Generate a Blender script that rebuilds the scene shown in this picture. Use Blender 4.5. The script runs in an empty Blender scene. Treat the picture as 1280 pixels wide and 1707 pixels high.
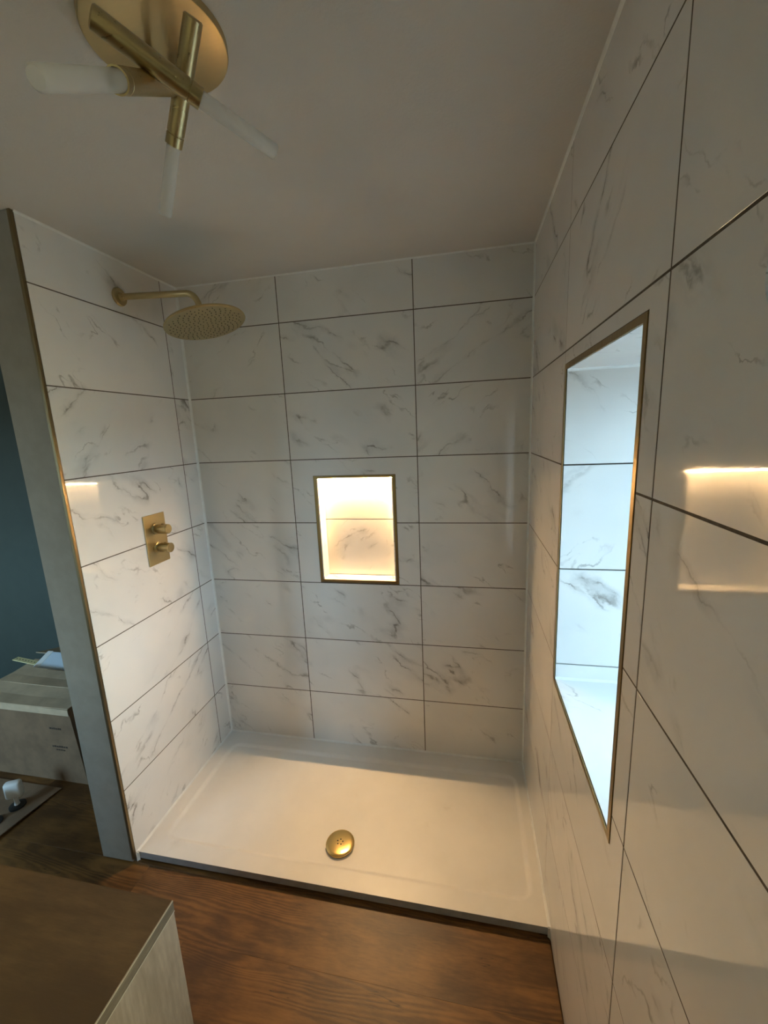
import bpy, bmesh, math, random
from mathutils import Vector, Matrix
random.seed(7)
S = bpy.context.scene
COL = S.collection

# ------------------------------------------------------------------ camera
cam_d = bpy.data.cameras.new('camera'); cam = bpy.data.objects.new('camera', cam_d); COL.objects.link(cam)
cam_d.sensor_fit = 'HORIZONTAL'; cam_d.sensor_width = 36.0
cam_d.lens = 686.62 / 1280.0 * 36.0
cam_d.clip_start = 0.02
_r = Vector((0.97993148, 0.1946749, -0.04284829)); _u = Vector((0.00412873, 0.19508808, 0.98077704)); _f = Vector((-0.19929186, 0.9612712, -0.1903692))
_m = Matrix.Identity(4)
for i in range(3):
    _m[i][0] = _r[i]; _m[i][1] = _u[i]; _m[i][2] = -_f[i]
_m[0][3], _m[1][3], _m[2][3] = 0.21739, -1.82522, 1.65012
cam.matrix_world = _m
S.camera = cam

# ------------------------------------------------------------------ sky, exposure
W = bpy.data.worlds.new('overcast_sky'); S.world = W; W.use_nodes = True
wn = W.node_tree; wn.nodes.clear()
wo = wn.nodes.new('ShaderNodeOutputWorld'); wb = wn.nodes.new('ShaderNodeBackground'); wt = wn.nodes.new('ShaderNodeTexCoord')
ws = wn.nodes.new('ShaderNodeSeparateXYZ'); wr = wn.nodes.new('ShaderNodeValToRGB')
wn.links.new(wt.outputs['Generated'], ws.inputs[0]); wn.links.new(ws.outputs[2], wr.inputs[0])
wr.color_ramp.elements[0].position = 0.0; wr.color_ramp.elements[0].color = (0.13, 0.15, 0.15, 1)      # ground outside
wr.color_ramp.elements[1].position = 0.03; wr.color_ramp.elements[1].color = (0.48, 0.77, 1.0, 1)      # overcast sky
wn.links.new(wr.outputs[0], wb.inputs[0]); wb.inputs[1].default_value = 3.15
wn.links.new(wb.outputs[0], wo.inputs[0])

def portal(name, loc, rot, sx, sy):
    l = bpy.data.lights.new(name, 'AREA'); l.shape = 'RECTANGLE'; l.size = sx; l.size_y = sy
    l.cycles.is_portal = True
    o = bpy.data.objects.new(name, l); COL.objects.link(o); o.location = loc; o.rotation_euler = rot
portal('window_portal', (1.03, -0.855, 1.34), (0, math.radians(90), 0), 0.92, 0.52)
portal('rear_fill_portal', (-3.0, -3.14, 1.4), (math.radians(90), 0, 0), 1.2, 1.2)  # portal of the added rear fill window
portal('side_fill_portal', (0.76, -2.37, 1.388), (0, math.radians(90), 0), 1.51, 1.14)  # portal of the added side fill window

vs = S.view_settings
vs.view_transform = 'Standard'; vs.look = 'None'; vs.gamma = 1.0; vs.use_curve_mapping = False
vs.exposure = 2.9
LED_STRENGTH = 250.0

# ------------------------------------------------------------------ constants of the place (metres, floor at z = 0)
XL, XR, ZC, ZT = -1.0894, 0.4762, 2.3378, 0.039
Y0 = 0.0                       # tiled face of the back wall
YF = -0.7017                   # front edge of the partition tiles
ROW = [1.237 + (4 - i) * 0.302 for i in range(0, 9)]     # ROW[i] : height of horizontal joint i
XA = -0.5995
YS = -0.1063
YC, YD = -0.5842, -1.1796

# ------------------------------------------------------------------ materials
class NT:
    def __init__(s, name):
        s.m = bpy.data.materials.new(name); s.m.use_nodes = True; s.t = s.m.node_tree; s.t.nodes.clear()
        s.out = s.t.nodes.new('ShaderNodeOutputMaterial'); s.b = s.t.nodes.new('ShaderNodeBsdfPrincipled')
        s.t.links.new(s.b.outputs[0], s.out.inputs[0])
    def n(s, typ, ins=None, **kw):
        x = s.t.nodes.new(typ)
        for k, v in kw.items(): setattr(x, k, v)
        for k, v in (ins or {}).items(): s.put(x, k, v)
        return x
    def put(s, x, k, v):
        if isinstance(v, bpy.types.NodeSocket): s.t.links.new(v, x.inputs[k])
        elif isinstance(v, bpy.types.Node): s.t.links.new(v.outputs[0], x.inputs[k])
        else: x.inputs[k].default_value = v
    def set(s, **kw):
        for k, v in kw.items(): s.put(s.b, k.replace('_', ' '), v)
        return s
    def math(s, op, a, b=0.0, clamp=False):
        return s.n('ShaderNodeMath', {0: a, 1: b}, operation=op, use_clamp=clamp)
    def vmath(s, op, a, b=(0, 0, 0)):
        return s.n('ShaderNodeVectorMath', {0: a, 1: b}, operation=op)
    def noise(s, vec, scale, detail=4.0, rough=0.5, dist=0.0):
        return s.n('ShaderNodeTexNoise', {'Vector': vec, 'Scale': scale, 'Detail': detail, 'Roughness': rough, 'Distortion': dist}).outputs[0]
    def smooth(s, v, a, b, to0=0.0, to1=1.0):
        return s.n('ShaderNodeMapRange', {0: v, 1: a, 2: b, 3: to0, 4: to1}, interpolation_type='SMOOTHSTEP').outputs[0]
    def mix(s, fac, a, b):
        x = s.n('ShaderNodeMix', data_type='RGBA'); s.put(x, 0, fac); s.put(x, 6, a); s.put(x, 7, b); return x.outputs[2]
    def mapping(s, vec, loc=(0, 0, 0), rot=(0, 0, 0), scale=(1, 1, 1)):
        return s.n('ShaderNodeMapping', {'Vector': vec, 'Location': loc, 'Rotation': rot, 'Scale': scale}).outputs[0]
    def bump(s, h, strength=0.1, dist=0.01):
        x = s.n('ShaderNodeBump', {'Strength': strength, 'Distance': dist, 'Height': h}); s.put(s.b, 'Normal', x.outputs[0])
    def obj(s): return s.n('ShaderNodeTexCoord').outputs['Object']
    def rnd(s): return s.n('ShaderNodeObjectInfo').outputs['Random']

def c4(r, g, b): return (r, g, b, 1.0)

def plain(name, col, rough=0.5, metal=0.0, noise=0.0, nscale=20, bump=0.0, bscale=200, **kw):
    t = NT(name); t.set(Roughness=rough, Metallic=metal, **kw)
    p = t.obj()
    if noise:
        f = t.noise(p, nscale, 4, 0.6)
        d = tuple(max(0, x * (1 - noise)) for x in col); l = tuple(min(1, x * (1 + noise)) for x in col)
        t.set(Base_Color=t.mix(t.smooth(f, 0.3, 0.7), c4(*d), c4(*l)))
    else:
        t.set(Base_Color=c4(*col))
    if bump: t.bump(t.noise(p, bscale, 3, 0.6), bump, 0.004)
    return t.m

def marble():
    t = NT('marble_tile')
    p = t.obj(); r = t.rnd()
    off = t.n('ShaderNodeCombineXYZ', {0: t.math('MULTIPLY', r, 37.0), 1: t.math('MULTIPLY', r, 91.7), 2: t.math('MULTIPLY', r, 53.3)})
    q = t.vmath('ADD', p, off)
    warp = t.noise(q, 7.0, 3, 0.55)
    wv = t.vmath('MULTIPLY', t.vmath('SUBTRACT', t.n('ShaderNodeTexNoise', {'Vector': q, 'Scale': 11.0, 'Detail': 5.0, 'Roughness': 0.62}).outputs[1], (0.5, 0.5, 0.5)), (0.075, 0.075, 0.0))
    qq = t.vmath('ADD', q, wv)
    flip = t.math('SUBTRACT', 1.0, t.math('MULTIPLY', t.math('GREATER_THAN', t.math('FRACT', t.math('MULTIPLY', r, 7.3)), 0.80), 2.0))
    sgn = t.n('ShaderNodeCombineXYZ', {0: flip, 1: 1.0, 2: 1.0})
    m = t.mapping(t.vmath('MULTIPLY', qq, sgn), rot=(0, 0, math.radians(36)))
    n1 = t.noise(t.mapping(m, scale=(1.3, 5.2, 1.0)), 1.0, 2.0, 0.5)
    r1 = t.math('ABSOLUTE', t.math('SUBTRACT', n1, 0.5))
    thin = t.smooth(r1, 0.0, 0.011, 1.0, 0.0)
    wide = t.smooth(r1, 0.0, 0.060, 1.0, 0.0)
    r2 = t.math('ABSOLUTE', t.math('SUBTRACT', t.noise(t.mapping(m, loc=(7.1, 3.3, 0), scale=(2.6, 8.0, 1.0)), 1.0, 3.0, 0.55), 0.5))
    thin2 = t.smooth(r2, 0.0, 0.014, 1.0, 0.0)
    mk = t.smooth(t.noise(q, 5.0, 2.0, 0.5), 0.49, 0.65)
    mk2 = t.smooth(t.noise(t.vmath('ADD', q, (4.2, 9.1, 2.0)), 7.0, 2.0, 0.5), 0.50, 0.66)
    brk = t.smooth(t.noise(t.mapping(m, scale=(14.0, 40.0, 1.0)), 1.0, 3.0, 0.6), 0.36, 0.60)
    v = t.math('MULTIPLY', t.math('MULTIPLY', thin, mk), t.math('MULTIPLY', brk, 0.8))
    v2 = t.math('MULTIPLY', t.math('MULTIPLY', thin2, mk2), t.math('MULTIPLY', brk, 0.55))
    cl = t.math('MULTIPLY', t.math('MULTIPLY', wide, mk), 0.42)
    cl = t.math('MULTIPLY', cl, t.smooth(t.noise(t.mapping(m, scale=(9.0, 20.0, 1.0)), 1.0, 4.0, 0.65), 0.30, 0.66))
    base = t.mix(t.smooth(t.noise(q, 3.0, 3.0, 0.5), 0.35, 0.7), c4(0.80, 0.775, 0.745), c4(0.735, 0.72, 0.70))
    a = t.mix(cl, base, c4(0.34, 0.335, 0.33))
    a = t.mix(t.math('MAXIMUM', v, v2), a, c4(0.20, 0.175, 0.15))
    t.set(Base_Color=a, Roughness=t.smooth(warp, 0.3, 0.7, 0.035, 0.06))
    t.put(t.b, 'IOR', 1.56)
    t.bump(t.noise(q, 14.0, 2, 0.5), 0.008, 0.01)
    return t.m

def wood(name, light, dark, ring_scale=(0.38, 5.5), grain=1.0, rough=0.42, sheen=None):
    """grain along local x, figure in the local xy plane"""
    t = NT(name); p = t.obj(); r = t.rnd()
    off = t.n('ShaderNodeCombineXYZ', {0: t.math('MULTIPLY', r, 17.0), 1: t.math('MULTIPLY', r, 0.6), 2: t.math('MULTIPLY', r, 5.0)})
    q = t.vmath('ADD', p, off)
    wv = t.vmath('MULTIPLY', t.n('ShaderNodeTexNoise', {'Vector': t.mapping(q, scale=(1.6, 6.0, 1.0)), 'Scale': 1.0, 'Detail': 3.0, 'Roughness': 0.5}).outputs[1], (0.5, 0.10, 0.0))
    qq = t.vmath('ADD', q, wv)
    m = t.mapping(qq, scale=(ring_scale[0], ring_scale[1], 1.0))
    n0 = t.noise(m, 1.4, 1.0, 0.4)
    ring = t.math('SINE', t.math('MULTIPLY', n0, 190.0))
    rmask = t.smooth(t.noise(t.mapping(q, scale=(1.3, 5.0, 1.0)), 1.0, 1.0, 0.5), 0.42, 0.58)
    fine = t.noise(t.mapping(q, scale=(26.0, 170.0, 1.0)), 1.0, 4.0, 0.7)
    streak = t.noise(t.mapping(q, scale=(2.6, 13.0, 1.0)), 1.0, 5.0, 0.68)
    blot = t.noise(t.mapping(q, scale=(3.0, 6.0, 1.0)), 1.4, 4.0, 0.6)
    f = t.math('ADD', t.math('MULTIPLY', t.math('MULTIPLY', t.smooth(ring, -1.0, 1.0), rmask), 0.22 * grain), t.math('MULTIPLY', fine, 0.42))
    f = t.math('ADD', f, t.math('MULTIPLY', t.smooth(streak, 0.25, 0.75), 0.26))
    f = t.math('ADD', f, t.math('MULTIPLY', t.smooth(blot, 0.3, 0.7), 0.34))
    a = t.mix(t.smooth(f, 0.25, 1.0), c4(*dark), c4(*light))
    crack = t.math('MULTIPLY', t.smooth(t.math('ABSOLUTE', t.math('SUBTRACT', t.noise(t.mapping(q, scale=(2.2, 22.0, 1.0)), 1.0, 3.0, 0.6), 0.5)), 0.0, 0.012, 1.0, 0.0), t.smooth(t.noise(q, 5.0, 2.0, 0.5), 0.58, 0.68))
    a = t.mix(t.math('MULTIPLY', crack, 0.8), a, c4(dark[0] * 0.3, dark[1] * 0.3, dark[2] * 0.3))
    t.set(Base_Color=a, Roughness=rough)
    t.bump(t.math('ADD', fine, t.math('MULTIPLY', ring, 0.12)), 0.12, 0.003)
    return t.m

def brushed(name, col, rough=0.3, axis=0):
    t = NT(name); p = t.obj()
    sc = [220.0, 220.0, 220.0]; sc[axis] = 6.0
    n = t.noise(t.mapping(p, scale=tuple(sc)), 1.0, 3.0, 0.6)
    t.set(Base_Color=t.mix(n, c4(*[x * 0.85 for x in col]), c4(*col)), Metallic=1.0, Roughness=t.smooth(n, 0.3, 0.7, rough * 0.85, rough * 1.2))
    return t.m

M = {}
M['marble'] = marble()
M['grout'] = plain('grout', (0.105, 0.082, 0.06), 0.9, noise=0.2, nscale=90)
M['silicone'] = plain('white_silicone', (0.82, 0.82, 0.80), 0.35, noise=0.04, nscale=40)
M['ceiling'] = plain('ceiling_paint', (0.66, 0.635, 0.60), 0.75, noise=0.02, nscale=3, bump=0.12, bscale=130)
M['plaster'] = plain('pale_grey_plaster', (0.29, 0.265, 0.23), 0.85, noise=0.06, nscale=14, bump=0.15, bscale=60)
M['plaster_white'] = plain('white_wall_paint', (0.62, 0.60, 0.57), 0.85, noise=0.03, nscale=10)
M['teal'] = plain('teal_wall_paint', (0.056, 0.076, 0.070), 0.6, noise=0.05, nscale=8, bump=0.06, bscale=120)
M['brass'] = brushed('brushed_brass', (0.56, 0.45, 0.24), 0.32, 0)
M['brass_plate'] = brushed('satin_brass_plate', (0.62, 0.49, 0.26), 0.33, 0)
M['brass_trim'] = brushed('brass_trim', (0.40, 0.28, 0.12), 0.34, 2)
M['edge_trim'] = brushed('dim_reflection_brass', (0.26, 0.20, 0.11), 0.42, 2)  # brass darkened in its base colour for the dark room it reflects
M['gold'] = brushed('polished_gold', (0.92, 0.62, 0.22), 0.22, 1)
def tray_mat():
    t = NT('white_stone_resin'); p = t.obj()
    vor = t.n('ShaderNodeTexVoronoi', {'Vector': p, 'Scale': 9.0})
    pick = t.math('GREATER_THAN', t.n('ShaderNodeSeparateColor', {0: vor.outputs['Color']}).outputs[0], 0.90)
    speck = t.math('MULTIPLY', t.smooth(vor.outputs['Distance'], 0.018, 0.030, 1.0, 0.0), pick)
    smudge = t.math('MULTIPLY', t.smooth(t.noise(p, 9.0, 5.0, 0.65), 0.62, 0.78), 0.16)
    base = t.mix(t.smooth(t.noise(p, 6.0, 4.0, 0.6), 0.3, 0.7), c4(0.785, 0.765, 0.735), c4(0.825, 0.805, 0.775))
    a = t.mix(smudge, base, c4(0.45, 0.40, 0.35)); a = t.mix(t.math('MULTIPLY', speck, 0.85), a, c4(0.10, 0.07, 0.05))
    t.set(Base_Color=a, Roughness=0.38); t.bump(t.noise(p, 380.0, 3, 0.6), 0.06, 0.004)
    return t.m
M['tray'] = tray_mat()
M['tray_edge_shade'] = plain('shaded_tray_edge', (0.36, 0.37, 0.39), 0.6, noise=0.1, nscale=30)  # front of the white tray, its shade put into a grey base colour
M['dark'] = plain('black_rubber_and_shadow', (0.02, 0.02, 0.02), 0.7)  # rubber parts, also black put in for shadow under tray and fittings
M['floor'] = wood('oak_vinyl_plank', (0.225, 0.105, 0.027), (0.068, 0.029, 0.007), rough=0.46)
M['subfloor'] = plain('dark_subfloor', (0.10, 0.055, 0.028), 0.8, noise=0.2, nscale=20)
M['vanity_top'] = wood('dark_oak_worktop', (0.175, 0.098, 0.036), (0.08, 0.043, 0.016), grain=0.4, rough=0.62)
M['vanity_edge'] = wood('grey_oak_edging', (0.27, 0.18, 0.105), (0.085, 0.054, 0.03), grain=0.5, ring_scale=(0.5, 30.0), rough=0.6)
M['vanity_side'] = wood('grey_oak_board', (0.39, 0.262, 0.175), (0.21, 0.138, 0.085), grain=0.3, rough=0.6)
M['edge_light'] = plain('pale_edge_line', (0.46, 0.36, 0.25), 0.5)
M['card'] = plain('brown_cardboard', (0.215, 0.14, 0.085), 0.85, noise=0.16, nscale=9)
M['card_lit'] = plain('lit_cardboard', (0.56, 0.44, 0.31), 0.85, noise=0.12, nscale=9)  # paler copy of the cardboard, light on the box tops put into the colour
M['ink'] = plain('box_print_ink', (0.045, 0.032, 0.025), 0.8)
M['white_plastic'] = plain('white_plastic', (0.80, 0.82, 0.84), 0.35)
M['paper_blue'] = plain('pale_blue_paper', (0.62, 0.72, 0.84), 0.6)
M['paper_yellow'] = plain('pale_yellow_strip', (0.80, 0.74, 0.42), 0.6)
M['upvc'] = plain('white_upvc', (0.80, 0.80, 0.80), 0.3)

def emission(name, col, strength):
    m = bpy.data.materials.new(name); m.use_nodes = True; nt = m.node_tree; nt.nodes.clear()
    o = nt.nodes.new('ShaderNodeOutputMaterial'); e = nt.nodes.new('ShaderNodeEmission')
    e.inputs[0].default_value = c4(*col); e.inputs[1].default_value = strength
    nt.links.new(e.outputs[0], o.inputs[0]); return m
M['led'] = emission('warm_led', (1.0, 0.63, 0.285), LED_STRENGTH)

def thin_glass(name, tint=(0.95, 0.97, 0.97)):
    m = bpy.data.materials.new(name); m.use_nodes = True; nt = m.node_tree; nt.nodes.clear()
    o = nt.nodes.new('ShaderNodeOutputMaterial'); mx = nt.nodes.new('ShaderNodeMixShader'); fr = nt.nodes.new('ShaderNodeFresnel')
    tr = nt.nodes.new('ShaderNodeBsdfTransparent'); gl = nt.nodes.new('ShaderNodeBsdfGlossy'); gl.inputs['Roughness'].default_value = 0.02
    tr.inputs[0].default_value = c4(*tint); fr.inputs[0].default_value = 1.45
    nt.links.new(fr.outputs[0], mx.inputs[0]); nt.links.new(tr.outputs[0], mx.inputs[1]); nt.links.new(gl.outputs[0], mx.inputs[2]); nt.links.new(mx.outputs[0], o.inputs[0])
    return m
M['pane'] = thin_glass('window_glass')
M['fill_pane'] = thin_glass('fill_glass_warm_tint', (0.98, 0.835, 0.60))  # made-up tint that warms the daylight of the added side window

def frosted():
    t = NT('frosted_acrylic')
    t.set(Base_Color=c4(0.80, 0.79, 0.77), Roughness=0.35)
    t.put(t.b, 'Alpha', 0.42)
    return t.m
M['frosted'] = frosted()
t = NT('mirror_glass'); t.set(Base_Color=c4(0.85, 0.9, 0.92), Metallic=1.0, Roughness=0.04); M['mirror'] = t.m

# ------------------------------------------------------------------ mesh helpers
def link(name, me, mat, parent=None, loc=None):
    o = bpy.data.objects.new(name, me); COL.objects.link(o)
    if mat is not None and not me.materials: me.materials.append(M[mat] if isinstance(mat, str) else mat)
    if parent is not None: o.parent = parent
    if loc is not None: o.location = loc
    return o
def from_bm(name, bm, mat, parent=None, loc=None, smooth=False):
    bmesh.ops.recalc_face_normals(bm, faces=bm.faces)
    me = bpy.data.meshes.new(name); bm.to_mesh(me); bm.free()
    if smooth:
        for p in me.polygons: p.use_smooth = True
    return link(name, me, mat, parent, loc)
def empty(name, loc, label, cat, group=None):
    o = bpy.data.objects.new(name, None); COL.objects.link(o); o.location = loc; o.empty_display_size = 0.05
    return tag(o, label, cat, group)
def tag(o, label, cat, group=None):
    o['label'] = label; o['category'] = cat
    if group: o['group'] = group
    return o
def struct(o): o['kind'] = 'structure'; return o
def add_box(bm, a, b, bev=0.0, seg=2):
    r = bmesh.ops.create_cube(bm, size=1.0)
    vs_ = r['verts']
    for v in vs_:
        v.co = Vector([(a[i] + b[i]) / 2 + v.co[i] * (b[i] - a[i]) for i in range(3)])
    if bev:
        es = list({e for v in vs_ for e in v.link_edges})
        bmesh.ops.bevel(bm, geom=es, offset=bev, segments=seg, affect='EDGES', profile=0.5)
def box(name, a, b, mat, parent=None, bev=0.0, loc=None):
    bm = bmesh.new(); add_box(bm, a, b, bev); return from_bm(name, bm, mat, parent, loc)
def add_cyl(bm, p0, p1, r0, r1=None, seg=32, caps=True):
    r1 = r0 if r1 is None else r1
    p0, p1 = Vector(p0), Vector(p1); d = (p1 - p0).normalized()
    a = d.orthogonal().normalized(); b = d.cross(a)
    A = [bm.verts.new(p0 + (a * math.cos(2 * math.pi * i / seg) + b * math.sin(2 * math.pi * i / seg)) * r0) for i in range(seg)]
    B = [bm.verts.new(p1 + (a * math.cos(2 * math.pi * i / seg) + b * math.sin(2 * math.pi * i / seg)) * r1) for i in range(seg)]
    for i in range(seg): bm.faces.new((A[i], A[(i + 1) % seg], B[(i + 1) % seg], B[i])).smooth = True
    if caps: bm.faces.new(A[::-1]); bm.faces.new(B)
def add_lathe(bm, prof, origin, axis, seg=48):
    """prof: list of (radius, height along axis)"""
    o = Vector(origin); d = Vector(axis).normalized(); a = d.orthogonal().normalized(); b = d.cross(a); rings = []
    for (r, h) in prof:
        if r < 1e-6: rings.append([bm.verts.new(o + d * h)])
        else: rings.append([bm.verts.new(o + d * h + (a * math.cos(2 * math.pi * i / seg) + b * math.sin(2 * math.pi * i / seg)) * r) for i in range(seg)])
    for k in range(len(rings) - 1):
        A, B = rings[k], rings[k + 1]
        for i in range(seg):
            j = (i + 1) % seg
            if len(A) == 1 and len(B) == 1: continue
            if len(A) == 1: bm.faces.new((A[0], B[i], B[j]))
            elif len(B) == 1: bm.faces.new((A[i], A[j], B[0]))
            else: bm.faces.new((A[i], A[j], B[j], B[i]))
def lathe(name, prof, origin, axis, mat, parent=None, seg=48, ang=30):
    bm = bmesh.new(); add_lathe(bm, prof, origin, axis, seg)
    o = from_bm(name, bm, mat, parent, smooth=True); autosmooth(o, ang); return o
def autosmooth(o, ang=30):
    me = o.data; bm = bmesh.new(); bm.from_mesh(me)
    for e in bm.edges:
        if len(e.link_faces) == 2 and e.calc_face_angle(0) > math.radians(ang): e.smooth = False
    bm.to_mesh(me); bm.free()
def tube(name, pts, r, mat, parent=None, seg=20):
    bm = bmesh.new(); pts = [Vector(p) for p in pts]; rings = []; up = None
    for k, p in enumerate(pts):
        d = (pts[min(k + 1, len(pts) - 1)] - pts[max(k - 1, 0)]).normalized()
        up = d.orthogonal().normalized() if up is None else (up - d * up.dot(d)).normalized()
        b = d.cross(up)
        rings.append([bm.verts.new(p + (up * math.cos(2 * math.pi * i / seg) + b * math.sin(2 * math.pi * i / seg)) * r) for i in range(seg)])
    for A, B in zip(rings, rings[1:]):
        for i in range(seg): bm.faces.new((A[i], A[(i + 1) % seg], B[(i + 1) % seg], B[i]))
    bm.faces.new(rings[0][::-1]); bm.faces.new(rings[-1])
    o = from_bm(name, bm, mat, parent, smooth=True); autosmooth(o, 50); return o

# ------------------------------------------------------------------ tiles
TH = 0.006          # tile body
GR = 0.0020         # half a joint
def offset_poly(poly, d):
    """inward offset of an axis-aligned counter-clockwise polygon"""
    n = len(poly); out = []
    for i in range(n):
        p, a, b = Vector(poly[i]), Vector(poly[i - 1]), Vector(poly[(i + 1) % n])
        e1 = (p - a).normalized(); e2 = (b - p).normalized()
        out.append(p + (Vector((-e1.y, e1.x)) + Vector((-e2.y, e2.x))) * d)
    return out
_tile_cache = {}
def tile_mesh(poly, ctr):
    key = tuple(round(v, 4) for p in poly for v in (p[0] - ctr[0], p[1] - ctr[1]))
    if key in _tile_cache: return _tile_cache[key]
    loc = [(p[0] - ctr[0], p[1] - ctr[1]) for p in poly]
    body = offset_poly(loc, GR); top = offset_poly(loc, GR + 0.0003)
    bm = bmesh.new()
    A = [bm.verts.new((p[0], p[1], -TH)) for p in body]
    B = [bm.verts.new((p[0], p[1], -0.0002)) for p in body]
    C = [bm.verts.new((p[0], p[1], 0.0)) for p in top]
    n = len(A)
    bm.faces.new(A[::-1])
    for X, Y in ((A, B), (B, C)):
        for i in range(n): bm.faces.new((X[i], X[(i + 1) % n], Y[(i + 1) % n], Y[i]))
    bm.faces.new(C)
    bmesh.ops.recalc_face_normals(bm, faces=bm.faces)
    me = bpy.data.meshes.new('tile'); bm.to_mesh(me); bm.free(); me.materials.append(M['marble'])
    _tile_cache[key] = me
    return me
class Frame:
    def __init__(s, origin, u, v):
        s.o, s.u, s.v = Vector(origin), Vector(u), Vector(v); s.n = s.u.cross(s.v)
    def mat(s, a, b):
        p = s.o + s.u * a + s.v * b; m = Matrix.Identity(4)
        for i in range(3): m[i][0], m[i][1], m[i][2], m[i][3] = s.u[i], s.v[i], s.n[i], p[i]
        return m
def put_tile(parent, fr, poly, ctr):
    o = bpy.data.objects.new('tile', tile_mesh(poly, ctr)); COL.objects.link(o); o.parent = parent
    o.matrix_world = fr.mat(*ctr); return o
def rect(u0, v0, u1, v1): return [(u0, v0), (u1, v0), (u1, v1), (u0, v1)]
def tile_field(parent, fr, us, vs_, hole=None):
    """us, vs_: ascending joint positions; hole: (u0,v0,u1,v1) cut out of the tiles"""
    for i in range(len(us) - 1):
        for j in range(len(vs_) - 1):
            u0, u1, v0, v1 = us[i], us[i + 1], vs_[j], vs_[j + 1]; ctr = ((u0 + u1) / 2, (v0 + v1) / 2)
            if not hole or hole[2] <= u0 or hole[0] >= u1 or hole[3] <= v0 or hole[1] >= v1:
                put_tile(parent, fr, rect(u0, v0, u1, v1), ctr); continue
            h0, k0, h1, k1 = hole
            eps = 0.008
            if k0 > v0 + eps:      # notch in the upper side
                put_tile(parent, fr, [(u0, v0), (u1, v0), (u1, v1), (h1, v1), (h1, k0), (h0, k0), (h0, v1), (u0, v1)], ctr)
            elif k1 < v1 - eps:    # notch in the lower side
                put_tile(parent, fr, [(u0, v0), (h0, v0), (h0, k1), (h1, k1), (h1, v0), (u1, v0), (u1, v1), (u0, v1)], ctr)
            else:                  # cut right through: two side pieces
                put_tile(parent, fr, rect(u0, v0, h0, v1), ctr); put_tile(parent, fr, rect(h1, v0, u1, v1), ctr)
VS = [ZT] + [ROW[i] for i in range(7, 0, -1)] + [ZC]
VS_LONG = [0.0] + [ROW[i] for i in range(7, 0, -1)] + [ZC]

# ---- openings
N0, N1, NZ0, NZ1 = -0.480, -0.115, 0.952, 1.449      # niche, clear
ND = 0.082                                           # niche depth
TW = 0.0115                                          # width of the brass trim face
WY0, WY1, WZ0, WZ1 = -1.105, -0.605, 0.885, 1.793    # window, clear
WT = 0.0135
PY0, PY1, PZ0, PZ1 = -2.94, -1.80, ROW[6], ROW[1]      # added fill window in the same wall, unseen behind the camera
WD = 0.48                                            # depth of the reveal

# ------------------------------------------------------------------ room shell
X_FAR, Y_REAR, Y_TEAL = -4.4, -3.1, 0.25
floor = struct(box('floor', (X_FAR - 0.1, Y_REAR - 0.1, -0.12), (XR + 0.006, Y_TEAL + 0.1, -0.005), 'subfloor'))
ceiling = struct(box('ceiling', (X_FAR - 0.1, Y_REAR - 0.1, ZC), (XR + 0.6, Y_TEAL + 0.1, ZC + 0.12), 'ceiling'))

# planks run along x
def plank_mesh(L, Wd):
    bm = bmesh.new(); add_box(bm, (-L / 2, -Wd / 2, -0.005), (L / 2, Wd / 2, 0.0))
    es = [e for e in bm.edges if all(v.co.z > -0.001 for v in e.verts)]
    bmesh.ops.bevel(bm, geom=es, offset=0.00025, segments=1, affect='EDGES')
    bmesh.ops.recalc_face_normals(bm, faces=bm.faces)
    me = bpy.data.meshes.new('plank'); bm.to_mesh(me); bm.free(); me.materials.append(M['floor']); return me
PW, PL = 0.2, 1.5
pm = plank_mesh(PL - 0.0002, PW - 0.0002)
y = 0.145; k = 0
while y > Y_REAR:
    x = XR - 0.003 - PL / 2 - [0.0, -0.3, -0.7, -0.45][k % 4]
    first = True
    while x + PL / 2 > X_FAR:
        x0, x1 = max(x - PL / 2, X_FAR), min(x + PL / 2, XR - 0.002)
        me = pm if (x1 - x0) > PL - 0.001 else plank_mesh(x1 - x0 - 0.0002, PW - 0.0002)
        if x1 - x0 > 0.03:
            o = link('plank', me, None, floor, ((x0 + x1) / 2, y - PW / 2 - 0.05, 0.0))
        x -= PL
    y -= PW; k += 1

# back wall (shower)
bm = bmesh.new(); g = 0.0003
xa, xb = -1.10, XR + 0.02
add_box(bm, (xa, g, 0), (N0 - TW, 0.24, ZC)); add_box(bm, (N1 + TW, g, 0), (xb, 0.24, ZC))
add_box(bm, (N0 - TW, g, 0), (N1 + TW, 0.24, NZ0 - TW)); add_box(bm, (N0 - TW, g, NZ1 + TW), (N1 + TW, 0.24, ZC))
add_box(bm, (N0 - TW, ND + 0.004, NZ0 - TW), (N1 + TW, 0.24, NZ1 + TW))
wall_back = struct(from_bm('wall_back', bm, 'grout'))
frB = Frame((0, 0, 0), (1, 0, 0), (0, 0, 1))       # normal -y
tile_field(wall_back, frB, [XL, XA, 0.0, XR], VS, (N0 - TW, NZ0 - TW - 0.0022, N1 + TW, NZ1 + TW))
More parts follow.
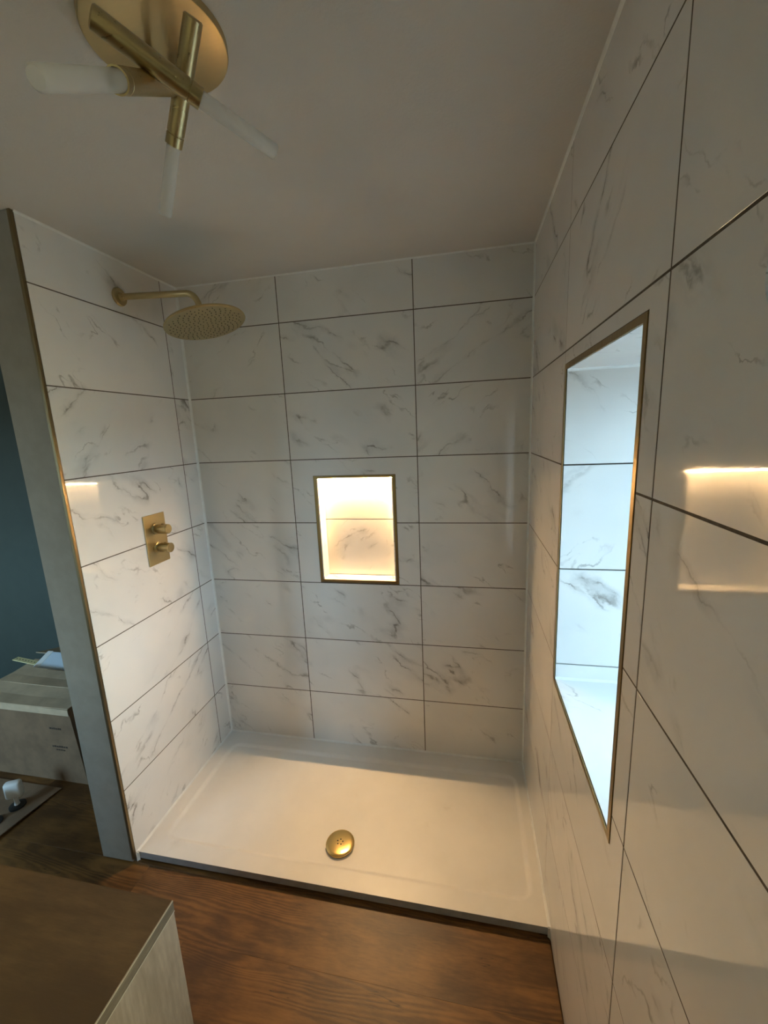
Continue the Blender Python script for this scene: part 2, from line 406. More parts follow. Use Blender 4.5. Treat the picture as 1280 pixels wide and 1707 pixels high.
# niche lining
frN = Frame((0, ND, 0), (1, 0, 0), (0, 0, 1))
for v0, v1 in ((NZ0, ROW[4]), (ROW[4], NZ1)):
    put_tile(wall_back, frN, rect(N0, v0, N1, v1), ((N0 + N1) / 2, (v0 + v1) / 2))
def lining(parent, fr, u0, v0, u1, v1): put_tile(parent, fr, rect(u0, v0, u1, v1), ((u0 + u1) / 2, (v0 + v1) / 2))
lining(wall_back, Frame((N0, 0, 0), (0, -1, 0), (0, 0, 1)), -ND, NZ0, 0.0, NZ1)          # left cheek, normal +x... faces inwards
lining(wall_back, Frame((N1, 0, 0), (0, 1, 0), (0, 0, 1)), 0.0, NZ0, ND, NZ1)
lining(wall_back, Frame((0, 0, NZ0), (1, 0, 0), (0, 1, 0)), N0, 0.0, N1, ND)
lining(wall_back, Frame((0, 0, NZ1), (1, 0, 0), (0, -1, 0)), N0, -ND, N1, 0.0)

# partition (left of the shower)
PX0 = -1.2425
wall_left = struct(box('wall_left', (PX0, YF + 0.002, 0), (XL - g, Y_TEAL, ZC), 'grout'))
o = box('plaster_end', (PX0, YF - 0.008, 0.006), (XL - 0.011, YF + 0.002, ZC), 'plaster', wall_left, 0.003)
o = box('plaster_side', (PX0 - 0.006, YF + 0.002, 0.0), (PX0, Y_TEAL, ZC), 'plaster', wall_left)
frL = Frame((XL, 0, 0), (0, 1, 0), (0, 0, 1))      # normal +x
tile_field(wall_left, frL, [YF, YS, 0.0], VS)

# right wall with the window
RX1 = XR + 0.56
bm = bmesh.new()
ya, yb = Y_REAR - 0.1, 0.24
add_box(bm, (XR + g, ya, -0.1), (RX1, PY0, ZC)); add_box(bm, (XR + g, PY1, -0.1), (RX1, WY0 - WT, ZC))
add_box(bm, (XR + g, PY0, -0.1), (RX1, PY1, PZ0)); add_box(bm, (XR + g, PY0, PZ1), (RX1, PY1, ZC)); add_box(bm, (XR + g, WY1 + WT, -0.1), (RX1, yb, ZC))
add_box(bm, (XR + g, WY0 - WT, -0.1), (RX1, WY1 + WT, WZ0 - WT)); add_box(bm, (XR + g, WY0 - WT, WZ1 + WT), (RX1, WY1 + WT, ZC))
wall_right = struct(from_bm('wall_right', bm, 'grout'))
frR = Frame((XR, 0, 0), (0, -1, 0), (0, 0, 1))     # normal -x, u = -y
STEP = YC - YD
us = [0.0, -YC, -YD, -YD + STEP]
tile_field(wall_right, frR, us, VS_LONG, (-(WY1 + WT), WZ0 - WT, -(WY0 - WT), WZ1 + WT))
ue = us[-1] + 2 * STEP
tile_field(wall_right, frR, [us[-1], us[-1] + STEP, ue], [0.0, ROW[7], ROW[6]])
tile_field(wall_right, frR, [us[-1], us[-1] + STEP, ue], [ROW[1], ZC])
for v0, v1 in zip(VS_LONG[2:-2], VS_LONG[3:-1]):
    put_tile(wall_right, frR, rect(us[-1], v0, -PY1, v1), (us[-1], (v0 + v1) / 2)); put_tile(wall_right, frR, rect(-PY0, v0, ue, v1), (ue, (v0 + v1) / 2))
tile_field(wall_right, frR, [ue, -Y_REAR], VS_LONG)
# reveal lining: far jamb, near jamb, head, sill
xr0, xr1 = XR + 0.0005, XR + WD
rows = [WZ0] + [r for r in sorted(ROW) if WZ0 + 0.01 < r < WZ1 - 0.01] + [WZ1]
for v0, v1 in zip(rows, rows[1:]):
    lining(wall_right, Frame((0, WY1, 0), (1, 0, 0), (0, 0, 1)), xr0, v0, xr1, v1)
    lining(wall_right, Frame((0, WY0, 0), (-1, 0, 0), (0, 0, 1)), -xr1, v0, -xr0, v1)
lining(wall_right, Frame((0, 0, WZ0), (1, 0, 0), (0, 1, 0)), xr0, WY0, xr1, WY1)
lining(wall_right, Frame((0, 0, WZ1), (1, 0, 0), (0, -1, 0)), xr0, -WY1, xr1, -WY0)
# window unit
window_1 = struct(bpy.data.objects.new('window_1', None)); COL.objects.link(window_1); window_1.location = (XR + WD, (WY0 + WY1) / 2, WZ0)
def frame_ring(name, x0, x1, y0, y1, z0, z1, w, mat, parent):
    bm = bmesh.new()
    add_box(bm, (x0, y0, z0), (x1, y0 + w, z1)); add_box(bm, (x0, y1 - w, z0), (x1, y1, z1))
    add_box(bm, (x0, y0 + w, z0), (x1, y1 - w, z0 + w)); add_box(bm, (x0, y0 + w, z1 - w), (x1, y1 - w, z1))
    o = from_bm(name, bm, mat)
    if parent: o.parent = parent; o.matrix_parent_inverse = Matrix.Translation(-parent.location)
    return o
def keep(o, parent):
    o.parent = parent; o.matrix_parent_inverse = Matrix.Translation(-parent.location); return o
frame_ring('window_frame', XR + WD, XR + WD + 0.06, WY0 - WT + 0.001, WY1 + WT - 0.001, WZ0 - WT + 0.001, WZ1 + WT - 0.001, 0.04, 'upvc', window_1)
keep(box('window_pane', (XR + WD + 0.028, WY0 + 0.026, WZ0 + 0.026), (XR + WD + 0.032, WY1 - 0.026, WZ1 - 0.026), 'pane'), window_1)

fill_window_3 = struct(bpy.data.objects.new('fill_window_3', None)); COL.objects.link(fill_window_3); fill_window_3.location = (XR + 0.2, (PY0 + PY1) / 2, PZ0)  # invented window out of view, added as fill light for the shower walls
frame_ring('window_frame', XR + 0.20, XR + 0.26, PY0 + 0.001, PY1 - 0.001, PZ0 + 0.001, PZ1 - 0.001, 0.04, 'upvc', fill_window_3)
keep(box('window_pane', (XR + 0.228, PY0 + 0.04, PZ0 + 0.04), (XR + 0.232, PY1 - 0.04, PZ1 - 0.04), 'fill_pane'), fill_window_3)

# the rest of the room
wall_back_left = struct(box('wall_back_left', (X_FAR - 0.1, Y_TEAL, 0), (PX0 + 0.14, Y_TEAL + 0.1, ZC), 'teal'))
wall_far_left = struct(box('wall_far_left', (X_FAR - 0.1, Y_REAR, 0), (X_FAR, Y_TEAL, ZC), 'plaster_white'))
bm = bmesh.new(); a0, a1, b0, b1 = -3.6, -2.4, 0.8, 2.0
add_box(bm, (X_FAR - 0.1, Y_REAR - 0.1, 0), (a0, Y_REAR, ZC)); add_box(bm, (a1, Y_REAR - 0.1, 0), (XR, Y_REAR, ZC))
add_box(bm, (a0, Y_REAR - 0.1, 0), (a1, Y_REAR, b0)); add_box(bm, (a0, Y_REAR - 0.1, b1), (a1, Y_REAR, ZC))
wall_rear = struct(from_bm('wall_rear', bm, 'plaster_white'))
fill_window_2 = struct(bpy.data.objects.new('fill_window_2', None)); COL.objects.link(fill_window_2); fill_window_2.location = ((a0 + a1) / 2, Y_REAR - 0.05, b0)  # invented rear window out of view, added to brighten the left room
bm = bmesh.new(); w_ = 0.05; q0, q1 = Y_REAR - 0.08, Y_REAR - 0.02
add_box(bm, (a0, q0, b0), (a0 + w_, q1, b1)); add_box(bm, (a1 - w_, q0, b0), (a1, q1, b1))
add_box(bm, (a0 + w_, q0, b0), (a1 - w_, q1, b0 + w_)); add_box(bm, (a0 + w_, q0, b1 - w_), (a1 - w_, q1, b1))
keep(from_bm('window_frame', bm, 'upvc'), fill_window_2)
keep(box('window_pane', (a0 + 0.05, Y_REAR - 0.052, b0 + 0.05), (a1 - 0.05, Y_REAR - 0.048, b1 - 0.05), 'pane'), fill_window_2)
keep(box('glazing_bar', (-3.025, Y_REAR - 0.07, b0 + 0.05), (-2.975, Y_REAR - 0.03, b1 - 0.05), 'upvc'), fill_window_2)

# silicone beads along the inside corners
def bead(n, p0, p1, r, du, dv, mat='silicone'):
    """triangular-concave bead in the corner of directions du, dv"""
    bm = bmesh.new(); du, dv = Vector(du), Vector(dv); prof = [Vector((0, 0, 0)), du * r]
    for k in range(1, 4):
        a = k / 4 * math.pi / 2
        prof.append(du * (r * (1 - 0.62 * math.sin(a)) * (1 - k / 4 * 0.0) - r * 0.38 * (k / 4)) * 1.0 + dv * (r * (1 - math.cos(a)) * 0.62 + r * 0.38 * (k / 4)))
    prof.append(dv * r)
    A = [bm.verts.new(Vector(p0) + q) for q in prof]; B = [bm.verts.new(Vector(p1) + q) for q in prof]
    m = len(prof)
    for i in range(m): bm.faces.new((A[i], A[(i + 1) % m], B[(i + 1) % m], B[i]))
    bm.faces.new(A[::-1]); bm.faces.new(B)
    return struct(from_bm('trim_%d' % n, bm, mat))
bead(1, (XL, 0, ZT), (XL, 0, ZC), 0.0085, (1, 0, 0), (0, -1, 0))
bead(2, (XR, 0, ZT), (XR, 0, ZC), 0.007, (-1, 0, 0), (0, -1, 0))
bead(3, (XL, 0, ZC), (XR, 0, ZC), 0.005, (0, -1, 0), (0, 0, -1))
bead(4, (XL, YF, ZC), (XL, 0, ZC), 0.006, (1, 0, 0), (0, 0, -1))
bead(5, (XR, Y_REAR, ZC), (XR, 0, ZC), 0.006, (-1, 0, 0), (0, 0, -1))
bead(6, (XL, 0, ZT), (XR, 0, ZT), 0.007, (0, -1, 0), (0, 0, 1))
bead(7, (XL, YF + 0.004, ZT), (XL, 0, ZT), 0.007, (1, 0, 0), (0, 0, 1))
bead(8, (XR, -0.695, ZT), (XR, 0, ZT), 0.008, (-1, 0, 0), (0, 0, 1))
bead(9, (XL, -0.6925, 0.0), (XL, -0.6925, ZT + 0.005), 0.008, (1, 0, 0), (0, -1, 0))
bead(10, (XR, -0.6925, 0.0), (XR, -0.6925, ZT + 0.005), 0.008, (-1, 0, 0), (0, -1, 0))

bead(11, (XR + 0.002, WY1, WZ1), (XR + WD, WY1, WZ1), 0.006, (0, -1, 0), (0, 0, -1))
bead(12, (XR + 0.002, WY1, WZ0), (XR + WD, WY1, WZ0), 0.006, (0, -1, 0), (0, 0, 1))

# ------------------------------------------------------------------ shower tray
TY = -0.692
tray = empty('shower_tray', ((XL + XR) / 2, TY / 2, 0.0), 'white rectangular low shower tray with raised rim, on the wooden floor', 'shower tray')
DX, DY = -0.291, -0.527
def tray_h(x, y):
    rx0, rx1, ry0, ry1 = XL + 0.064, XR - 0.042, -0.622, -0.085
    rc = 0.05
    dx = max(rx0 + rc - x, x - rx1 + rc, 0.0); dy = max(ry0 + rc - y, y - ry1 + rc, 0.0)
    inner = rc - math.hypot(dx, dy) if (dx > 0 or dy > 0) else min(x - rx0, rx1 - x, y - ry0, ry1 - y)
    if dx > 0 and dy == 0: inner = rc - dx
    if dy > 0 and dx == 0: inner = rc - dy
    s = max(0.0, min(1.0, (inner + 0.006) / 0.022)); s = s * s * (3 - 2 * s)
    d = math.hypot(x - DX, y - DY)
    return ZT - s * 0.0075 - s * 0.006 * max(0.0, 1 - d / 0.9)
bm = bmesh.new()
def stops(a, b, n, extra):
    v = [a + (b - a) * i / n for i in range(n + 1)]
    for (p, q, m) in extra: v += [p + (q - p) * i / m for i in range(m + 1)]
    v = sorted(v); out = [v[0]]
    for t_ in v[1:]:
        if t_ - out[-1] > 0.0012: out.append(t_)
    out[-1] = b
    return out
gx = stops(XL, XR, 60, [(XL + 0.05, XL + 0.09, 14), (XR - 0.07, XR - 0.03, 14)])
gy = stops(TY, 0.0, 30, [(-0.635, -0.60, 12), (-0.105, -0.07, 12)])
G = [[bm.verts.new((x, yy, tray_h(x, yy))) for yy in gy] for x in gx]
for i in range(len(gx) - 1):
    for j in range(len(gy) - 1): bm.faces.new((G[i][j], G[i + 1][j], G[i + 1][j + 1], G[i][j + 1])).smooth = True
keep(from_bm('tray_surface', bm, 'tray'), tray)
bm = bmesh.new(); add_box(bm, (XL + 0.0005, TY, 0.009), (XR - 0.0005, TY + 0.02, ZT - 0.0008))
keep(from_bm('front_edge', bm, 'tray_edge_shade'), tray)
keep(box('sealant_shadow_strip', (XL + 0.0005, TY + 0.008, 0.0), (XR - 0.0005, TY + 0.02, 0.009), 'dark'), tray)  # dark sealing strip, its black also standing for the shadow gap under the tray
# drain cover
zd = tray_h(DX, DY)
keep(lathe('drain_flange', [(0.0, 0.0), (0.052, 0.0), (0.052, 0.008), (0.0, 0.008)], (DX, DY, zd), (0, 0, 1), 'dark'), tray)
dome = keep(lathe('drain_cover', [(0.0545, 0.006), (0.057, 0.0085), (0.057, 0.0115), (0.054, 0.0135), (0.046, 0.0152), (0.03, 0.0168), (0.012, 0.0174), (0.0, 0.0175)], (DX, DY, zd), (0, 0, 1), 'gold', None, 64, 40), tray)
dome['label'] = 'round domed gold drain cover with five small holes'
for i in range(5):
    a = math.radians(90 + 72 * i)
    h = lathe('drain_hole', [(0.0, 0.0174), (0.0026, 0.0170), (0.0026, 0.0180), (0.0, 0.0180)], (DX + 0.011 * math.cos(a), DY + 0.011 * math.sin(a), zd), (0, 0, 1), 'dark', None, 12)
    h.parent = dome

# ------------------------------------------------------------------ brass trims
def rect_trim(name, fr, u0, v0, u1, v1, w, depth, proud, label, mat):
    """square-edge tile trim mitred round an opening; u,v clear opening"""
    o0 = empty(name, fr.o + fr.u * u0 + fr.v * v0, label, 'trim')
    outer = [(u0 - w, v0 - w), (u1 + w, v0 - w), (u1 + w, v1 + w), (u0 - w, v1 + w)]; inner = [(u0, v0), (u1, v0), (u1, v1), (u0, v1)]
    P = lambda q, d: fr.o + fr.u * q[0] + fr.v * q[1] + fr.n * d
    for i in range(4):
        j = (i + 1) % 4; bm = bmesh.new()
        q = [P(outer[i], -0.002), P(outer[i], proud * 0.6), P(outer[i], proud), P(inner[i], proud), P(inner[i], -depth), P(tuple(inner[i][k] + (outer[i][k] - inner[i][k]) * 0.2 for k in (0, 1)), -depth)]
        z = [P(outer[j], -0.002), P(outer[j], proud * 0.6), P(outer[j], proud), P(inner[j], proud), P(inner[j], -depth), P(tuple(inner[j][k] + (outer[j][k] - inner[j][k]) * 0.2 for k in (0, 1)), -depth)]
        A = [bm.verts.new(k) for k in q]; B = [bm.verts.new(k) for k in z]
        for k in range(6): bm.faces.new((A[k], A[(k + 1) % 6], B[(k + 1) % 6], B[k]))
        bm.faces.new(A[::-1]); bm.faces.new(B)
        keep(from_bm('trim_bar', bm, mat), o0)
    return o0
rect_trim('niche_trim', frB, N0, NZ0, N1, NZ1, TW, 0.006, 0.0012, 'thin brass trim frame round the small lit wall niche', 'brass_trim')
rect_trim('window_trim', frR, -WY1, WZ0, -WY0, WZ1, WT, 0.0, 0.0015, 'thin brass trim frame round the tall tiled window recess', 'brass_trim')
et = empty('edge_trim', (XL, YF, 0.0), 'full height brass edge strip on the end of the partition tiles', 'trim')
bm = bmesh.new(); add_box(bm, (XL - 0.0105, YF - 0.0105, 0.02), (XL + 0.0005, YF + 0.001, ZC), 0.0012, 1)
keep(from_bm('corner_bar', bm, 'edge_trim'), et)

# ------------------------------------------------------------------ niche LED
led = empty('led_strip', ((N0 + N1) / 2, 0.045, NZ1), 'glowing warm light strip along the top of the wall niche', 'light')
def led_bar(name, parts, mat):
    bm = bmesh.new()
    for (y0, y1, z0, z1) in parts: add_box(bm, (N0 + 0.006, y0, z0), (N1 - 0.006, y1, z1))
    R = Matrix.Rotation(math.radians(-25), 3, 'X')
    for v in bm.verts: v.co = R @ v.co + Vector((0, 0.0762, NZ1 - 0.0065))
    return keep(from_bm(name, bm, mat), led)
led_bar('led_channel', [(-0.0044, 0.0044, 0.0022, 0.0032), (-0.0044, -0.0034, -0.0040, 0.0022), (0.0034, 0.0044, -0.0044, 0.0022)], 'white_plastic')
led_bar('diffuser', [(-0.0033, 0.0033, -0.0032, 0.0020)], 'led')

# ------------------------------------------------------------------ shower head
HY, HZ = -0.345, 2.201
sh = empty('rain_shower', (XL, HY, HZ), 'round brass rain shower head on a wall arm over the tray', 'shower head')
keep(lathe('wall_flange', [(0.0, 0.0), (0.033, 0.0), (0.033, 0.004), (0.030, 0.009), (0.016, 0.011), (0.014, 0.022), (0.0, 0.022)], (XL, HY, HZ), (1, 0, 0), 'brass'), sh)
hx, hz = -0.735, 2.077
nrm = Vector((math.sin(-0.25), math.sin(0.03), 1.0)).normalized()      # up axis of the tilted rose
hc = Vector((hx, HY, hz))
pts = [(XL + 0.01, HY, HZ), (-0.95, HY, HZ - 0.008), (-0.84, HY, HZ - 0.014)]
ex, ez = -0.805, HZ - 0.016
ct = hc + nrm * 0.03
R_ = 0.052
for i in range(9):
    a = i / 8 * math.radians(82)
    pts.append((ex + R_ * math.sin(a), HY, ez - R_ * (1 - math.cos(a))))
pts.append((ct.x, HY, ct.z + 0.012))
keep(tube('arm', pts, 0.0115, 'brass'), sh)
keep(lathe('ball_joint', [(0.0, 0.048), (0.014, 0.044), (0.017, 0.036), (0.017, 0.024), (0.022, 0.012), (0.024, 0.004)], hc, nrm, 'brass'), sh)
HR = 0.146
keep(lathe('rose', [(0.0, 0.009), (0.03, 0.0085), (HR - 0.01, 0.005), (HR - 0.002, 0.003), (HR, 0.0), (HR, -0.003), (HR - 0.003, -0.0055)], hc, nrm, 'brass', None, 72, 40), sh)
M['rose_face'] = brushed('satin_rose_face', (0.55, 0.48, 0.29), 0.40, 0)
face = keep(lathe('spray_face', [(HR - 0.003, -0.0055), (HR - 0.012, -0.0062), (0.0, -0.0065)], hc, nrm, 'rose_face', None, 72, 40), sh)
bm = bmesh.new(); t1 = nrm.orthogonal().normalized(); t2 = nrm.cross(t1)
for i in range(190):
    rr = 0.132 * math.sqrt((i + 0.5) / 190); a = i * 2.39996
    p = hc + t1 * (rr * math.cos(a)) + t2 * (rr * math.sin(a)) - nrm * 0.006
    add_cyl(bm, p, p - nrm * 0.0022, 0.0018, 0.0013, 6)
nz = from_bm('nozzles', bm, 'dark'); nz.parent = face; nz.matrix_parent_inverse = Matrix.Identity(4); nz['kind'] = 'stuff'

# ------------------------------------------------------------------ shower valve
vy0, vy1, vz0, vz1 = -0.404, -0.284, 1.137, 1.351
sv = empty('shower_valve', (XL, (vy0 + vy1) / 2, vz0), 'rectangular brass shower valve with two knobs on the tiled partition', 'shower valve')
keep(box('back_plate', (XL, vy0, vz0), (XL + 0.006, vy1, vz1), 'brass_plate', None, 0.0008), sv)
for zz, in ((1.288,), (1.207,)):
    yc = (vy0 + vy1) / 2
    kn = keep(lathe('knob', [(0.0, 0.022), (0.0195, 0.022), (0.0205, 0.023), (0.0205, 0.067), (0.0195, 0.068), (0.0, 0.068)], (XL, yc, zz), (1, 0, 0), 'brass', None, 40, 30), sv)
    col = lathe('collar', [(0.024, 0.006), (0.024, 0.010), (0.0165, 0.012), (0.0165, 0.0225)], (XL, yc, zz), (1, 0, 0), 'brass', None, 40, 30)
    col.parent = kn
    pin = box('lever_pin', (XL + 0.038, yc - 0.0022, zz + 0.019), (XL + 0.048, yc + 0.0022, zz + 0.0225), 'brass_trim'); pin.parent = kn

# ------------------------------------------------------------------ ceiling light
LC = Vector((-0.306, -1.057, ZC))
cl = empty('ceiling_light', LC, 'brass ceiling light with three crossed tubes and frosted ends', 'ceiling light')
keep(lathe('ceiling_rose', [(0.0, -0.013), (0.112, -0.013), (0.1147, -0.012), (0.1157, -0.010), (0.1157, 0.0), (0.0, 0.0)], LC, (0, 0, 1), 'brass_plate', None, 72, 30), cl)
T = [((-0.184, -1.140, 2.275), (-0.283, -1.080, 2.157), (-0.335, -1.057, 2.064)),
     ((-0.247, -1.275, 2.182), (-0.161, -1.183, 2.137), (-0.086, -1.101, 2.103)),
     ((-0.253, -1.101, 2.226), (-0.198, -1.305, 2.083), (-0.192, -1.424, 2.002))]
RT = 0.0138
for (a, b, c), (fr_, sx_, sy_) in zip(T, ((0.45, -0.318, -0.978), (0.5, -0.338, -1.038), (0.06, -0.332, -0.980))):
    a, b, c = Vector(a), Vector(b), Vector(c); d = (b - a).normalized(); L = (b - a).length; e = (c - b).normalized(); Lg = (c - b).length
    arm = keep(lathe('brass_tube', [(0.0, 0.0), (RT - 0.002, 0.0), (RT, 0.002), (RT, L - 0.018), (RT - 0.0012, L - 0.017), (RT - 0.0012, L - 0.016), (RT, L - 0.015), (RT, L), (RT - 0.002, L), (RT - 0.002, L - 0.01), (0.0, L - 0.01)], a, d, 'brass', None, 32, 30), cl)
    keep(lathe('frosted_tube', [(0.0, -0.008), (0.0112, -0.008), (0.0112, Lg - 0.003), (0.009, Lg), (0.0, Lg)], b, e, 'frosted', None, 32, 40), cl)
    m_ = a + d * L * fr_
    top = Vector((sx_, sy_, ZC - 0.011))     # slanted stem up to the rose
    keep(tube('stem', [m_, top], 0.005, 'brass'), cl)

# ------------------------------------------------------------------ vanity cabinet
vx, vyb, vzt = -0.299, -1.3295, 0.850
van = empty('vanity_cabinet', (vx - 0.45, vyb - 0.22, 0.0), 'grey oak bathroom cabinet with a dark wooden top beside the shower', 'cabinet')
TT = 0.0225
def vbox(name, a, b, mat, ori, bev=0.0, parent=van):
    """box whose mesh frame is turned so that the grain runs along ori"""
    ctr = Vector([(a[i] + b[i]) / 2 for i in range(3)]); h = Vector([(b[i] - a[i]) / 2 for i in range(3)])
    R = ori.to_4x4(); hl = ori.inverted() @ h; hl = Vector([abs(q) for q in hl])
    bm = bmesh.new(); add_box(bm, -hl, hl, bev, 1); o = from_bm(name, bm, mat)
    o.parent = parent; o.matrix_parent_inverse = Matrix.Translation(-parent.location) if parent is van else Matrix.Identity(4)
    o.matrix_basis = Matrix.Translation(ctr) @ R
    return o
I3 = Matrix.Identity(3)
side_ori = Matrix(((0, 0, 1), (0, 1, 0), (1, 0, 0))).transposed(); side_ori = Matrix(((0, 0, 1), (0, 1, 0), (-1, 0, 0)))
edge_ori = Matrix(((0, 0, 1), (1, 0, 0), (0, 1, 0)))
vbox('worktop', (vx - 0.92, vyb - 0.46, vzt - TT), (vx - 0.0015, vyb, vzt), 'vanity_top', I3)
vbox('end_edging', (vx - 0.0015, vyb - 0.46, vzt - TT), (vx, vyb, vzt), 'vanity_edge', edge_ori)
vbox('edge_line', (vx - 0.0016, vyb - 0.46, vzt - 0.0011), (vx + 0.0006, vyb, vzt + 0.0003), 'edge_light', I3)
vbox('edge_line', (vx - 0.0016, vyb - 0.46, vzt - TT - 0.0004), (vx + 0.0006, vyb, vzt - TT + 0.0009), 'edge_light', I3)
vbox('side_panel', (vx - 0.019, vyb - 0.455, 0.0), (vx - 0.001, vyb - 0.0005, vzt - TT), 'vanity_side', side_ori)
vbox('side_panel', (vx - 0.919, vyb - 0.455, 0.0), (vx - 0.901, vyb - 0.0005, vzt - TT), 'vanity_side', side_ori)
vbox('back_panel', (vx - 0.901, vyb - 0.019, 0.05), (vx - 0.019, vyb - 0.004, vzt - TT), 'vanity_side', I3)
vbox('base_panel', (vx - 0.901, vyb - 0.44, 0.08), (vx - 0.019, vyb - 0.019, 0.098), 'vanity_side', I3)
for q in (0, 1):
    x0 = vx - 0.90 + q * 0.441
    d_ = vbox('door', (x0, vyb - 0.458, 0.08), (x0 + 0.437, vyb - 0.440, vzt - TT - 0.003), 'vanity_side', I3)
    hx_ = x0 + (0.40 if q == 0 else 0.037)
    hd = tube('handle', [(hx_, vyb - 0.458, 0.60), (hx_, vyb - 0.482, 0.60), (hx_, vyb - 0.482, 0.72), (hx_, vyb - 0.458, 0.72)], 0.004, 'brass')
    hd.parent = d_; hd.matrix_parent_inverse = (Matrix.Translation(d_.matrix_basis.translation) ).inverted()

# ------------------------------------------------------------------ mirror on the right wall
mr = empty('wall_mirror', (XR, -1.57, 1.71), 'rounded rectangular mirror with a pale rim on the tiled window wall', 'mirror')
def rounded(y0, y1, z0, z1, r, seg=10):
    P = []
    for cy_, cz_, s in ((y1 - r, z1 - r, 0), (y0 + r, z1 - r, 90), (y0 + r, z0 + r, 180), (y1 - r, z0 + r, 270)):
        for i in range(seg + 1):
            a = math.radians(s + 90 * i / seg); P.append((cy_ + r * math.cos(a), cz_ + r * math.sin(a)))
    return P
def slab(name, P, x0, x1, mat):
    bm = bmesh.new(); A = [bm.verts.new((x0, p[0], p[1])) for p in P]; B = [bm.verts.new((x1, p[0], p[1])) for p in P]; n = len(P)
    for i in range(n): bm.faces.new((A[i], A[(i + 1) % n], B[(i + 1) % n], B[i]))
    bm.faces.new(A[::-1]); bm.faces.new(B); return from_bm(name, bm, mat)
my0, my1, mz0, mz1 = -1.74, -1.400, 1.712, 2.25
keep(slab('mirror_back', rounded(my0, my1, mz0, mz1, 0.05), XR - 0.016, XR, 'upvc'), mr)
keep(slab('mirror_glass', rounded(my0 + 0.004, my1 - 0.004, mz0 + 0.004, mz1 - 0.004, 0.047), XR - 0.020, XR - 0.016, 'mirror'), mr)

# ------------------------------------------------------------------ clutter beyond the partition
def cardboard_box(loc, w, d, h, label, open_flaps, lean=0.0, sag=0.0, marks=False):
    """w along x, d along y; loc = front right bottom corner"""
    e = empty('cardboard_box', loc, label, 'box')
    bm = bmesh.new(); tk = 0.004
    P = lambda x, y, z: (-x, y, z)
    for (a, b) in (((0, 0, 0), (w, tk, h)), ((0, d - tk, 0), (w, d, h)), ((0, tk, 0), (tk, d - tk, h)), ((w - tk, tk, 0), (w, d - tk, h)), ((tk, tk, 0), (w - tk, d - tk, tk))):
        add_box(bm, (-b[0], a[1], a[2]), (-a[0], b[1], b[2]))
    for v in bm.verts: v.co.x -= lean * v.co.z
    b_ = from_bm('body', bm, 'card', e)
    # top flaps: two long leaves meeting along the middle
    def leaf(name, y0, y1, z0, z1, x0=-0.002, x1=None):
        x1 = w if x1 is None else x1
        bm = bmesh.new(); n = 8; V = []
        for k in range(n + 1):
            x = x0 + (x1 - x0) * k / n; s = math.sin(math.pi * k / n) * sag
            V.append([bm.verts.new((-x - lean * h, y0, z0 - s * 0.3)), bm.verts.new((-x - lean * h, (y0 + y1) / 2, (z0 + z1) / 2 - s)), bm.verts.new((-x - lean * h, y1, z1 - s * 0.6))])
        F = []
        for k in range(n):
            for q in (0, 1): F.append(bm.faces.new((V[k][q], V[k + 1][q], V[k + 1][q + 1], V[k][q + 1])))
        r = bmesh.ops.extrude_face_region(bm, geom=F)
        for v in r['geom']:
            if isinstance(v, bmesh.types.BMVert): v.co.z += 0.004
        return from_bm(name, bm, 'card_lit', e)
    if not open_flaps:
        leaf('flap', -0.003, d * 0.5 - 0.001, h + 0.0005, h + 0.004); leaf('flap', d * 0.5 + 0.001, d + 0.003, h + 0.004, h + 0.0005)
        bm = bmesh.new(); add_box(bm, (-w - 0.001 - lean * h, -0.0045, h - 0.035), (0.001 - lean * h, -0.0035, h - 0.002)); from_bm('tape', bm, 'card_lit', e)
    else:
        leaf('flap', -0.004, d * 0.46, h + 0.001, h + 0.012); leaf('flap', d * 0.5, d + 0.003, h + 0.05, h + 0.001)
    if marks:
        for (x0, x1, z0, z1) in marks:
            bm = bmesh.new(); add_box(bm, (-x1 - lean * z0, -0.0006, z0), (-x0 - lean * z0, -0.0001, z1)); from_bm('print_mark', bm, 'ink', b_)
    return e
mk = []
random.seed(3)
def text_bar(x, z, n, h_):
    for i in range(n):
        w_ = random.uniform(0.006, 0.013); mk.append((x, x + w_, z, z + h_ * random.uniform(0.7, 1.0))); x += w_ + 0.003
text_bar(0.075, 0.295, 6, 0.011); text_bar(0.065, 0.195, 7, 0.010); text_bar(0.085, 0.178, 4, 0.007)
cardboard_box((-1.628, -0.412, 0.0), 0.62, 0.285, 0.415, 'large taped cardboard box with small printing, standing before the teal wall', False, lean=0.075, sag=0.010, marks=mk)
cardboard_box((-1.80, -0.112, 0.0), 0.60, 0.30, 0.352, 'cardboard box with loose raised flaps behind the larger taped box', True, lean=0.02, sag=0.004)
# packet and yellow strip lying on the rear box
pk = empty('paper_packet', (-2.14, -0.085, 0.375), 'pale blue paper packet lying on the rear cardboard box', 'packet')
bm = bmesh.new(); add_box(bm, (-2.27, -0.105, 0.371), (-2.02, 0.01, 0.386), 0.003)
for v in bm.verts: v.co.z += max(0, v.co.y + 0.105) * 0.45
keep(from_bm('wrapper', bm, 'paper_blue'), pk)
bm = bmesh.new(); add_box(bm, (-2.272, -0.106, 0.3855), (-2.235, 0.011, 0.3875), 0.0)
for v in bm.verts: v.co.z += max(0, v.co.y + 0.105) * 0.45
keep(from_bm('sealed_end', bm, 'white_plastic'), pk)
ys_ = empty('yellow_strip', (-2.33, -0.05, 0.395), 'narrow pale yellow strip beside the paper packet on the rear box', 'strip')
bm = bmesh.new(); add_box(bm, (-2.46, -0.06, 0.381), (-2.275, -0.025, 0.386), 0.001)
for v in bm.verts: v.co.z += (-2.275 - v.co.x) * 0.12
keep(from_bm('strip_body', bm, 'paper_yellow'), ys_)
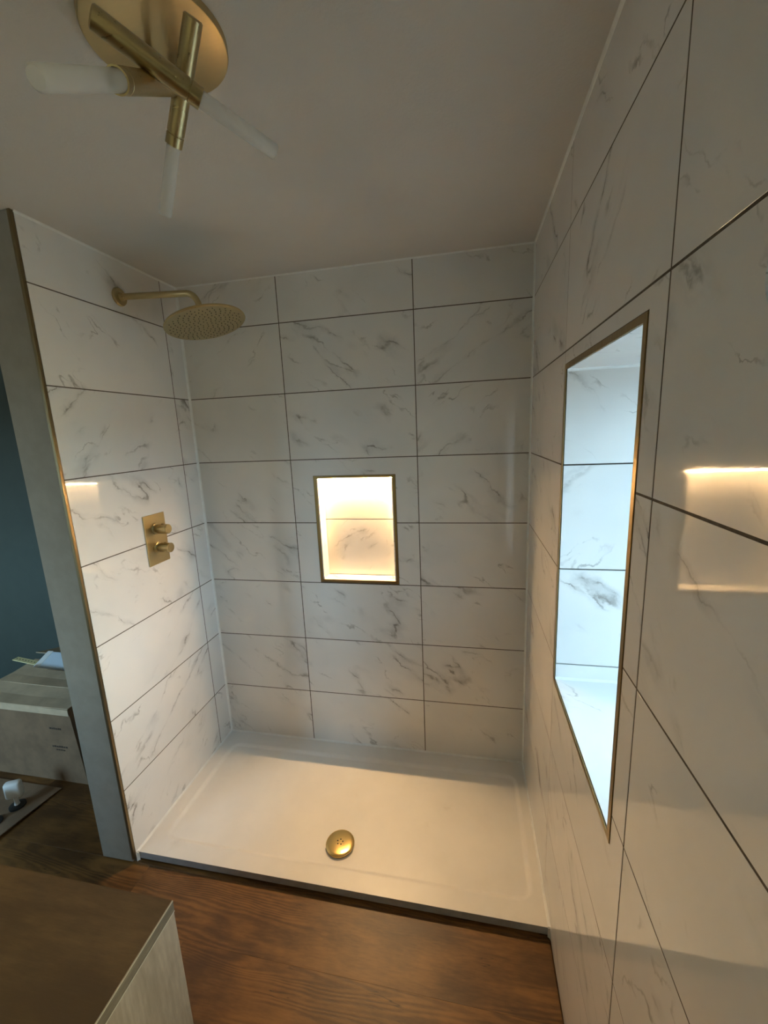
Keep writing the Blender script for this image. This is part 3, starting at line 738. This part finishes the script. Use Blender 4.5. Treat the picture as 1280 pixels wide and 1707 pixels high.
bm = bmesh.new()
for i in range(8): add_box(bm, (-2.45 + i * 0.021, -0.045, 0.3863), (-2.442 + i * 0.021, -0.040, 0.3868))
for v in bm.verts: v.co.z += (-2.275 - v.co.x) * 0.12
keep(from_bm('printing', bm, 'ink'), ys_)
# cardboard sheet on the floor
bm = bmesh.new(); n = 10; V = []
for i in range(n + 1):
    yy = -0.80 + 0.345 * i / n; xr_ = -1.775 + 0.035 * i / n
    V.append([bm.verts.new((xr_ - 0.55 * q / 6, yy, 0.002 + (0.012 * max(0, 1 - q / 2.0) * (1 - i / n) if q < 2 else 0.0))) for q in range(7)])
F = [bm.faces.new((V[i][q], V[i + 1][q], V[i + 1][q + 1], V[i][q + 1])) for i in range(n) for q in range(6)]
r = bmesh.ops.extrude_face_region(bm, geom=F)
for v in r['geom']:
    if isinstance(v, bmesh.types.BMVert): v.co.z += 0.004
tag(from_bm('cardboard_sheet', bm, 'card'), 'flat cardboard sheet lying on the floor before the boxes', 'sheet')
# white plastic fittings standing on the sheet
def fitting(loc, rz, sx, label):
    e = empty('plastic_fitting', loc, label, 'fitting'); e.rotation_euler = (0, 0, rz)
    bm = bmesh.new(); add_box(bm, (-0.034 * sx, -0.018, 0.052), (0.034 * sx, 0.018, 0.135), 0.014, 4); o = from_bm('cap', bm, 'white_plastic', e, smooth=True)
    lathe('stalk', [(0.0, 0.012), (0.011, 0.014), (0.008, 0.03), (0.009, 0.056), (0.0, 0.056)], (0, 0, 0), (0, 0, 1), 'white_plastic', e, 20)
    lathe('shadow_foot', [(0.0, 0.0), (0.032, 0.0), (0.032, 0.010), (0.012, 0.014), (0.0, 0.014)], (0, 0, 0), (0, 0, 1), 'dark', e, 24)  # black disc standing for the shadow beneath the fitting
    return e
fitting((-1.85, -0.575, 0.0065), 0.5, 1.0, 'white plastic fitting with a rounded cap upright beside the cardboard boxes')
fitting((-1.865, -0.665, 0.0065), -0.9, 0.85, 'smaller white plastic fitting turned away at the edge of the cardboard sheet')
